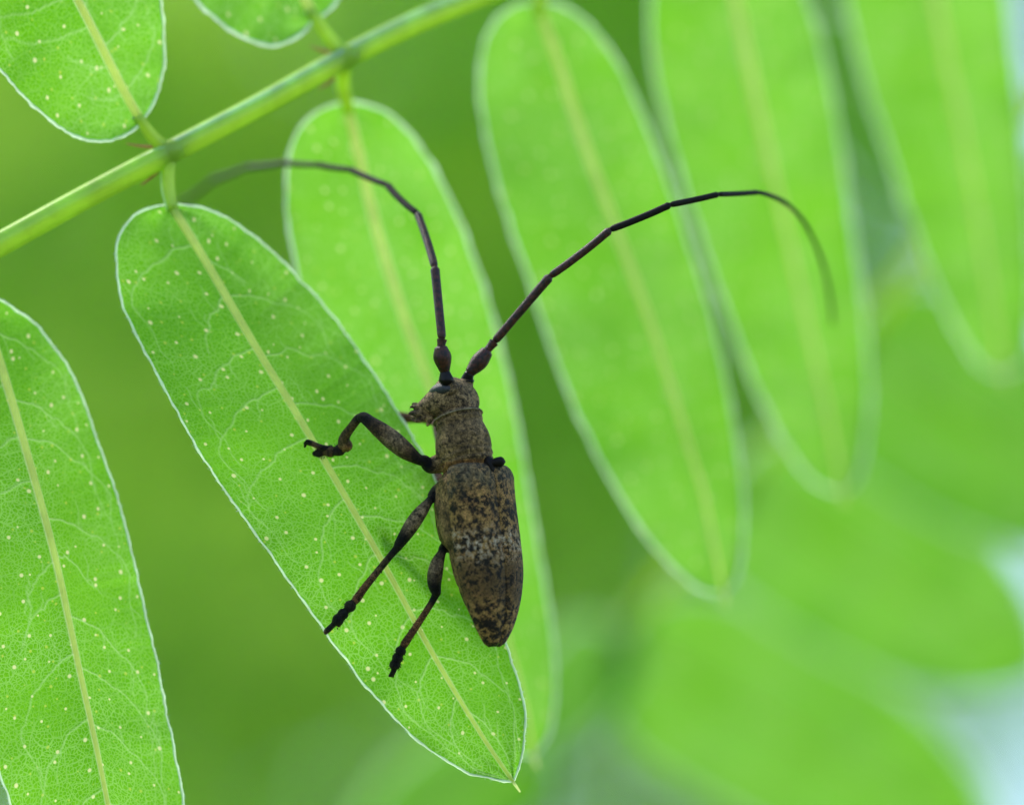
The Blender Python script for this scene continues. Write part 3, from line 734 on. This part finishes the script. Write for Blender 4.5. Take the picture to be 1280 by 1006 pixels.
# left front leg
leg([[(556, 577, .12, 13, TAN), (546, 580, .08, 12, OLV), (537, 582, .05, 9.5, DARK), (531, 576, .02, 7.5, TARS), (527, 575, .0, 6.5, TARS)],
     [(529, 577, .01, 6, TARS), (521, 573, -.01, 7.5, DARK), (508, 564, -.04, 11, BRN), (492, 551, -.06, 12.5, GREY), (476, 538, -.06, 11, BRN), (463, 528, -.05, 8.5, DARK), (455, 522, -.03, 7.5, TARS), (450, 522, -.01, 6, TARS)],
     [(453, 521, -.01, 6, TARS), (447, 524, .02, 5.8, DARK), (440, 533, .07, 5.6, BRN), (432, 544, .13, 6.4, BRN), (430, 552, .17, 8, OLV), (433, 558, .19, 8.5, OCH), (434, 563, .2, 5, DARK)]])
blob(425, 562, .22, 9, 7.5, DARK, 2.6); blob(413, 564, .24, 8, 7.5, BRN, 2.9); blob(400, 566, .25, 9, 5.5, DARK, 3.0)
leg([[(414, 561, .23, 4, DARK), (404, 560, .22, 4.2, DARK), (394, 556, .22, 3.6, BRN), (386, 553, .22, 4, DARK), (382, 554, .23, 2.4, TARS), (381, 559, .25, 1.7, TARS)],
     [(388, 553, .2, 2.6, TARS), (384, 551, .2, 2.2, TARS), (380, 555, .22, 1.6, TARS)]])
# left middle leg
leg([[(562, 612, .14, 13, OCH), (551, 612, .11, 10, OLV), (545, 615, .08, 8, TARS), (540, 622, .05, 7, TARS)],
     [(543, 618, .05, 5, TARS), (536, 627, .02, 5.5, DARK), (526, 640, -.03, 8.5, GREY), (516, 654, -.06, 9.6, GREY), (507, 668, -.06, 8.5, DARK), (499, 680, -.05, 6.6, TARS), (496, 686, -.04, 5, TARS)],
     [(499, 682, -.04, 5.5, TARS), (490, 692, -.04, 4.6, DARK), (472, 714, -.04, 4.6, BRN), (456, 734, -.05, 5, RED), (446, 748, -.05, 5.6, RED), (443, 752, -.05, 4.6, DARK)]])
blob(438, 757, -.05, 8, 7.4, DARK, 2.25); blob(429, 767, -.055, 8, 7, TARS, 2.3); blob(423, 774, -.06, 8, 7.6, TARS, 2.4)
leg([[(425, 772, -.06, 4, TARS), (417, 780, -.06, 3.6, DARK), (410, 787, -.06, 3.8, DARK), (406, 792, -.05, 2, RED)], [(411, 787, -.06, 2.6, TARS), (408, 786, -.05, 2, TARS), (405, 789, -.04, 1.6, TARS)], [(423, 778, -.06, 4, TARS), (424, 783, -.05, 2.2, RED)]])
# left hind leg
leg([[(574, 680, .14, 14, OLV), (563, 682, .12, 10, TAN), (556, 684, .08, 7, TARS), (553, 688, .05, 6, TARS)],
     [(555, 682, .05, 4.6, TARS), (552, 691, .02, 5.6, DARK), (547, 703, -.02, 8.5, GREY), (544, 716, -.05, 10, GREY), (543, 729, -.06, 9, DARK), (545, 739, -.05, 6.8, TARS), (546, 744, -.04, 5, TARS)],
     [(546, 740, -.04, 5.4, TARS), (540, 752, -.03, 4.4, DARK), (528, 771, -.03, 4.4, RED), (514, 792, -.03, 4.8, RED), (506, 804, -.03, 5.4, RED), (504, 808, -.03, 4.4, DARK)]])
blob(501, 813, -.03, 7, 6.8, TARS, 2.0); blob(497, 822, -.03, 7, 7, TARS, 2.0); blob(494, 830, -.03, 7, 7, TARS, 1.9)
leg([[(496, 828, -.03, 3.6, TARS), (493, 836, -.03, 3.4, DARK), (490, 842, -.02, 3.4, DARK), (486, 845, -.01, 1.7, TARS)], [(491, 841, -.02, 2.6, TARS), (491, 846, .0, 1.6, TARS)], [(490, 831, -.03, 4, TARS), (488, 833, -.02, 2.2, RED)]])
# right legs, gripping the far face of the leaflet
leg([[(566, 580, .32, 12, OLV), (560, 582, .45, 9, DARK), (556, 575, .52, 8, BRN)],
     [(557, 577, .5, 7, BRN), (556, 560, .62, 10, BRN), (552, 540, .78, 10.5, BRN), (546, 527, .88, 7, RED)],
     [(548, 528, .88, 6, RED), (528, 523, .97, 6, RED), (505, 522, 1.03, 7, RED), (492, 520, 1.06, 7.5, RED)]])
blob(484, 518, 1.07, 8, 7, DARK, 3.1); blob(474, 516, 1.06, 7, 6.5, DARK, 3.1)
leg([[(470, 515, 1.06, 4, DARK), (460, 512, 1.06, 3.4, DARK), (455, 511, 1.04, 2, TARS)]])
leg([[(576, 614, .36, 12, OCH), (565, 608, .5, 9, BRN), (556, 604, .58, 7, RED)],
     [(558, 604, .58, 6, RED), (545, 596, .7, 8.5, RED), (531, 592, .78, 8.5, RED), (518, 594, .78, 6, DARK)],
     [(520, 593, .78, 5, DARK), (530, 622, .68, 4.6, BRN), (543, 650, .58, 5, RED)]])
blob(546, 657, .54, 8, 6, DARK, 1.2); blob(549, 666, .52, 7, 5.5, DARK, 1.2)
leg([[(588, 684, .3, 13, OLV), (582, 700, .42, 9, BRN), (576, 718, .48, 7, DARK)],
     [(577, 715, .48, 6.5, DARK), (570, 735, .5, 9, GREY), (548, 722, .5, 9.6, GREY), (526, 710, .45, 8, DARK), (512, 703, .4, 6, DARK)],
     [(514, 704, .4, 5, DARK), (500, 690, .36, 4.4, BRN), (484, 676, .33, 4.6, RED)]])
blob(478, 671, .31, 8, 6.5, DARK, 3.9); blob(470, 664, .30, 7, 6, DARK, 3.9)

# fuse everything into one continuous body
V, F = merge(*core)
tmp = bpy.data.meshes.new('tmp_core'); tmp.from_pydata([tuple(v - Vector(beetle.location)) for v in V], [], F); tmp.update()
bm = bmesh.new(); bm.from_mesh(tmp); bmesh.ops.recalc_face_normals(bm, faces=bm.faces); bm.to_mesh(tmp); bm.free()
to = bpy.data.objects.new('tmp_core', tmp); C.objects.link(to)
rm = to.modifiers.new('r', 'REMESH'); rm.mode = 'VOXEL'; rm.voxel_size = 0.0075; rm.use_smooth_shade = True
sm = to.modifiers.new('s', 'SMOOTH'); sm.factor = 0.5; sm.iterations = 2
dg = bpy.context.evaluated_depsgraph_get()
me = bpy.data.meshes.new_from_object(to.evaluated_get(dg))
bpy.data.objects.remove(to); bpy.data.meshes.remove(tmp)
me.name = 'body'; me.materials.clear(); me.materials.append(M_BODY)
nvv = len(me.vertices)
co = np.empty(nvv * 3); me.vertices.foreach_get('co', co); co = co.reshape(-1, 3) + np.array(beetle.location)
LP = np.array([tuple(l[0]) for l in legs]); LR = np.array([l[1] for l in legs]); LC = np.array([l[2] for l in legs])
axo = np.array(axis_pt(605, 700)); along = (co - axo) @ np.array(FW) / PX          # px above y=700
dors = (co - axo) @ np.array(DU) / PX
tint = np.tile(np.array(OLV), (nvv, 1))
thor = (along < 118); tint[thor] = np.array(TAN)
tint[(along > 110) & (along < 124)] = np.array(OCH)
abd = (along < 22); tint[abd] = np.array((0.42, 0.26, 0.095))
tint[along > 186] = np.array((0.40, 0.275, 0.14))
mouth = np.linalg.norm(co - np.array(P(517, 516, tx(518) - .10)), axis=1) / PX
kf = np.clip((17 - mouth) / 11, 0, 1)[:, None] * .85
tint = tint * (1 - kf) + np.array((0.03, 0.024, 0.02)) * kf
frons = np.linalg.norm(co - np.array(P(530, 500, tx(530) - .05)), axis=1) / PX
best = np.full(nvv, 1.25); 
for i in range(len(LP)):
    d = np.linalg.norm(co - LP[i], axis=1) / LR[i]
    k = d < best
    best[k] = d[k]; tint[k] = LC[i]
ca = me.color_attributes.new('tint', 'FLOAT_COLOR', 'POINT')
ca.data.foreach_set('color', np.hstack([tint, np.ones((nvv, 1))]).astype(np.float32).ravel())
body = bpy.data.objects.new('body', me); C.objects.link(body); body.parent = beetle

# bristles on the feet and along the shins
rb = random.Random(5); bv, bf = [], []
def spike(p, d, ln, w):
    x = d.orthogonal().normalized() * w; y = d.cross(x).normalized() * w; n = len(bv)
    bv.extend([p + x, p - x * .5 + y * .87, p - x * .5 - y * .87, p + d * ln])
    bf.extend([(n, n + 1, n + 3), (n + 1, n + 2, n + 3), (n + 2, n, n + 3)])
for (ax_, ay, bx_, by, d_, r_, cnt) in ((441, 753, 416, 783, -.055, 7, 70), (502, 809, 492, 838, -.03, 7, 70), (428, 560, 398, 567, .24, 7, 50), (474, 712, 444, 750, -.045, 5, 26), (526, 775, 505, 806, -.03, 5, 26), (510, 565, 470, 534, -.06, 11, 26)):
    for _ in range(cnt):
        t = rb.random(); c_ = P(ax_ + (bx_ - ax_) * t, ay + (by - ay) * t, d_)
        lng = (P(bx_, by, d_) - P(ax_, ay, d_)).normalized()
        o_ = Vector((rb.gauss(0, 1), rb.gauss(0, 1), rb.gauss(0, 1))); o_ = (o_ - lng * o_.dot(lng)).normalized()
        spike(c_ + o_ * r_ * .8 * PX, (o_ + lng * rb.uniform(.2, 1.1)).normalized(), rb.uniform(2.5, 5) * PX, .55 * PX)
for _ in range(40):
    c_ = P(rb.uniform(514, 530), rb.uniform(507, 527), tx(518) - .12)
    spike(c_, (-im_rt + im_up * rb.uniform(-.9, .9) + near * rb.uniform(-.5, .5)).normalized(), rb.uniform(3, 6) * PX, .5 * PX)
h_ = part('bristles', (bv, bf), M_BLACK, beetle, False); h_['kind'] = 'stuff'
# wing cases
ely = [(596, 581, 36, 19), (596.3, 583, 41.5, 24), (596.8, 586, 45.5, 27.5), (597.3, 591, 48, 30), (598.2, 600, 49, 32), (600, 620, 49.5, 33), (602.5, 645, 49.8, 33.4), (605.5, 670, 50.2, 33.4), (608.5, 695, 50.2, 33), (611, 715, 49, 32), (613, 735, 45.5, 30), (615, 755, 39.5, 27), (616.2, 772, 33.5, 23), (617, 786, 27, 19), (617.3, 796, 21, 15), (617.4, 802, 17, 12), (617.4, 806, 13, 9), (617.4, 808.5, 8, 5)]
def elytron(side):
    el = cr(ely, 70); nt = 26
    V, F, U = [], [], []
    for layer in (0, 1):
        for i, (x, y, w, h) in enumerate(el):
            c = axis_pt(x, y)
            for j in range(nt + 1):
                t = R(-7) + (R(90) - R(-7)) * j / nt
                s = sgnpow(math.sin(t), .92); cs = sgnpow(math.cos(t), .88)
                hh = h * (1 - .07 * math.exp(-((math.degrees(t) - 90) / 7) ** 2)) + .5 * noise.noise(Vector((i * .35, j * .5, side * 5)))
                ww = w + .4 * noise.noise(Vector((i * .3, j * .4, side * 9)))
                k = 1 if layer == 0 else .93
                sh = 1.0 + .035 * math.exp(-((i - 5) / 4.0) ** 2 - ((math.degrees(t) - 25) / 14) ** 2)       # shoulder
                p = c + LF * (side * (ww * cs * k * sh + .35) * PX) + DU * ((hh * k * sh if s > 0 else 38 * k * (w / 50)) * s * PX)
                V.append(p); U.append((j / nt, i / 69.0))
    n = nt + 1; m = len(el); o2 = n * m
    for i in range(m - 1):
        for j in range(nt):
            F.append((i * n + j, i * n + j + 1, (i + 1) * n + j + 1, (i + 1) * n + j))
            F.append((o2 + i * n + j, o2 + (i + 1) * n + j, o2 + (i + 1) * n + j + 1, o2 + i * n + j + 1))
        for j in (0, nt):
            F.append((i * n + j, (i + 1) * n + j, o2 + (i + 1) * n + j, o2 + i * n + j))
    for i in (0, m - 1):
        for j in range(nt):
            F.append((i * n + j, i * n + j + 1, o2 + i * n + j + 1, o2 + i * n + j))
    if side < 0: pass
    o = part('elytron', (V, F, U), M_ELYTRON, beetle)
    bm = bmesh.new(); bm.from_mesh(o.data); bmesh.ops.recalc_face_normals(bm, faces=bm.faces); bm.to_mesh(o.data); bm.free()
    return o
elytron(1); elytron(-1)
# scutellum between the shoulders
c = axis_pt(595, 583) + DU * 27 * PX
part('scutellum', tube([c + FW * 5 * PX - DU * 5 * PX, c + FW * 1 * PX, c - FW * 7 * PX + DU * 2 * PX, c - FW * 12 * PX + DU * 3 * PX], [7 * PX, 7 * PX, 5 * PX, 1.5 * PX], 10, True, (DU, .45)), M_ANT_FAR, beetle)
# pale fringe round the front of the pronotum, knob at the far shoulder
def hoop(x, y, w, r, shift=0):
    c = axis_pt(x, y); n = 40
    pts = [c + (LF * math.cos(t) + (DU + FW * .22) * math.sin(t)) * w * PX + FW * shift * PX * math.cos(t) for t in np.linspace(R(-120), R(200), n)]
    return tube(pts, r * PX, 6)
part('collar', hoop(572.4, 522.5, 30.9, 1.15), M_COLLAR, beetle)
part('shoulder_knob', ptube([(606, 580, -.1, 5), (614, 579, -.1, 4.5), (621, 577.5, -.1, 6), (627, 577, -.1, 6.5), (630, 577, -.1, 4)], 12, 12), M_ANT_FAR, beetle)
# eyes: kidney-shaped, round the antennal sockets
def eye(ctrl):
    return part('eye', ptube(ctrl, 16, 12), M_EYE, beetle)
eye([(536, 497, tx(536) - .06, 3.5), (542, 492, tx(542) - .10, 7), (549, 488, tx(549) - .135, 9), (556, 486, tx(556) - .165, 8), (563, 486, tx(563) - .19, 4.5)])
eye([(560, 478, tx(560) + .12, 4), (570, 480, tx(570) + .16, 7), (578, 484, tx(578) + .17, 6)])

# antennae
def antenna(joints, scape, name_mats):
    (s0, s1, s2, s3) = scape
    an = part('antenna', ptube([(s0[0] + .5, s0[1] + 7, s0[2], 5), (s0[0] + .3, s0[1] + 3, s0[2], 9), s0, (s1[0], s1[1], s1[2], 6)], 12, 14), M_BLACK, beetle)   # ball at the socket
    part('antenna_segment', ptube([s1, s2, s3], 16, 12), M_ANT, an)                                                 # scape
    for i in range(len(joints) - 1):
        p, q = joints[i], joints[i + 1]
        mp = lambda t: tuple(p[k] + (q[k] - p[k]) * t for k in range(3))
        r0, r1 = p[3], q[3]
        dx, dy = q[0] - p[0], q[1] - p[1]; ln = math.hypot(dx, dy)
        bow = p[4] if len(p) > 4 else 0
        def b(t):
            x, y, d = mp(t); k = bow * math.sin(math.pi * t)
            return (x - dy / ln * k, y + dx / ln * k, d)
        ctrl = [b(0) + (r0 * .62,), b(.05) + (r0 * .9,), b(.3) + (r0 * .93,), b(.65) + (r0 * .5 + r1 * .5,), b(.9) + (r1 * 1.08,), b(.97) + (r1 * 1.12,), b(1) + (r1 * .7,)]
        part('antenna_segment', ptube(ctrl, 26, 12), M_ANT if i < 3 else M_ANT_FAR, an)
    return an
d0 = tx(557) - .19
antenna([(551, 436, -.05, 5.6), (552.5, 424, -.04, 6.0), (543.5, 334, .25, 5.4, 1), (522, 267, .75, 4.6, -2), (484, 231, 1.15, 4.2, -1), (438, 212, 1.55, 3.9, -1), (398, 206, 1.85, 3.7, -1), (355, 203.5, 2.2, 3.5, -1), (308, 209, 2.9, 3.3, -1), (265, 225, 3.6, 3.1, -2), (222, 256, 4.1, 2.8, -2), (185, 310, 4.3, 1.8, -2)],
        ((557.5, 474, d0, 9.5), (556, 464, d0 + .0, 6.5), (553, 447, -.04, 11.5), (551, 434, -.05, 8)), None)
d1 = tx(583) + .1
antenna([(609, 438, .2, 5.4), (618, 427, .2, 5.8), (688, 345, .15, 5.4, 1.5), (763, 287, .12, 4.8, 1), (838, 256, .2, 4.2, .5), (898, 243, .4, 3.6, .5), (947, 240.5, .9, 3.1, -2.5), (985, 256, 1.6, 2.8, -2.5), (1012, 290, 2.3, 2.6, -1.5), (1031, 338, 3.0, 2.4, -1.5), (1041, 405, 3.6, 1.6, -1.5)],
        ((584, 474, d1, 8), (587, 466, d1 - .02, 6.5), (599, 452, .2, 10.8), (609, 439, .2, 8)), None)
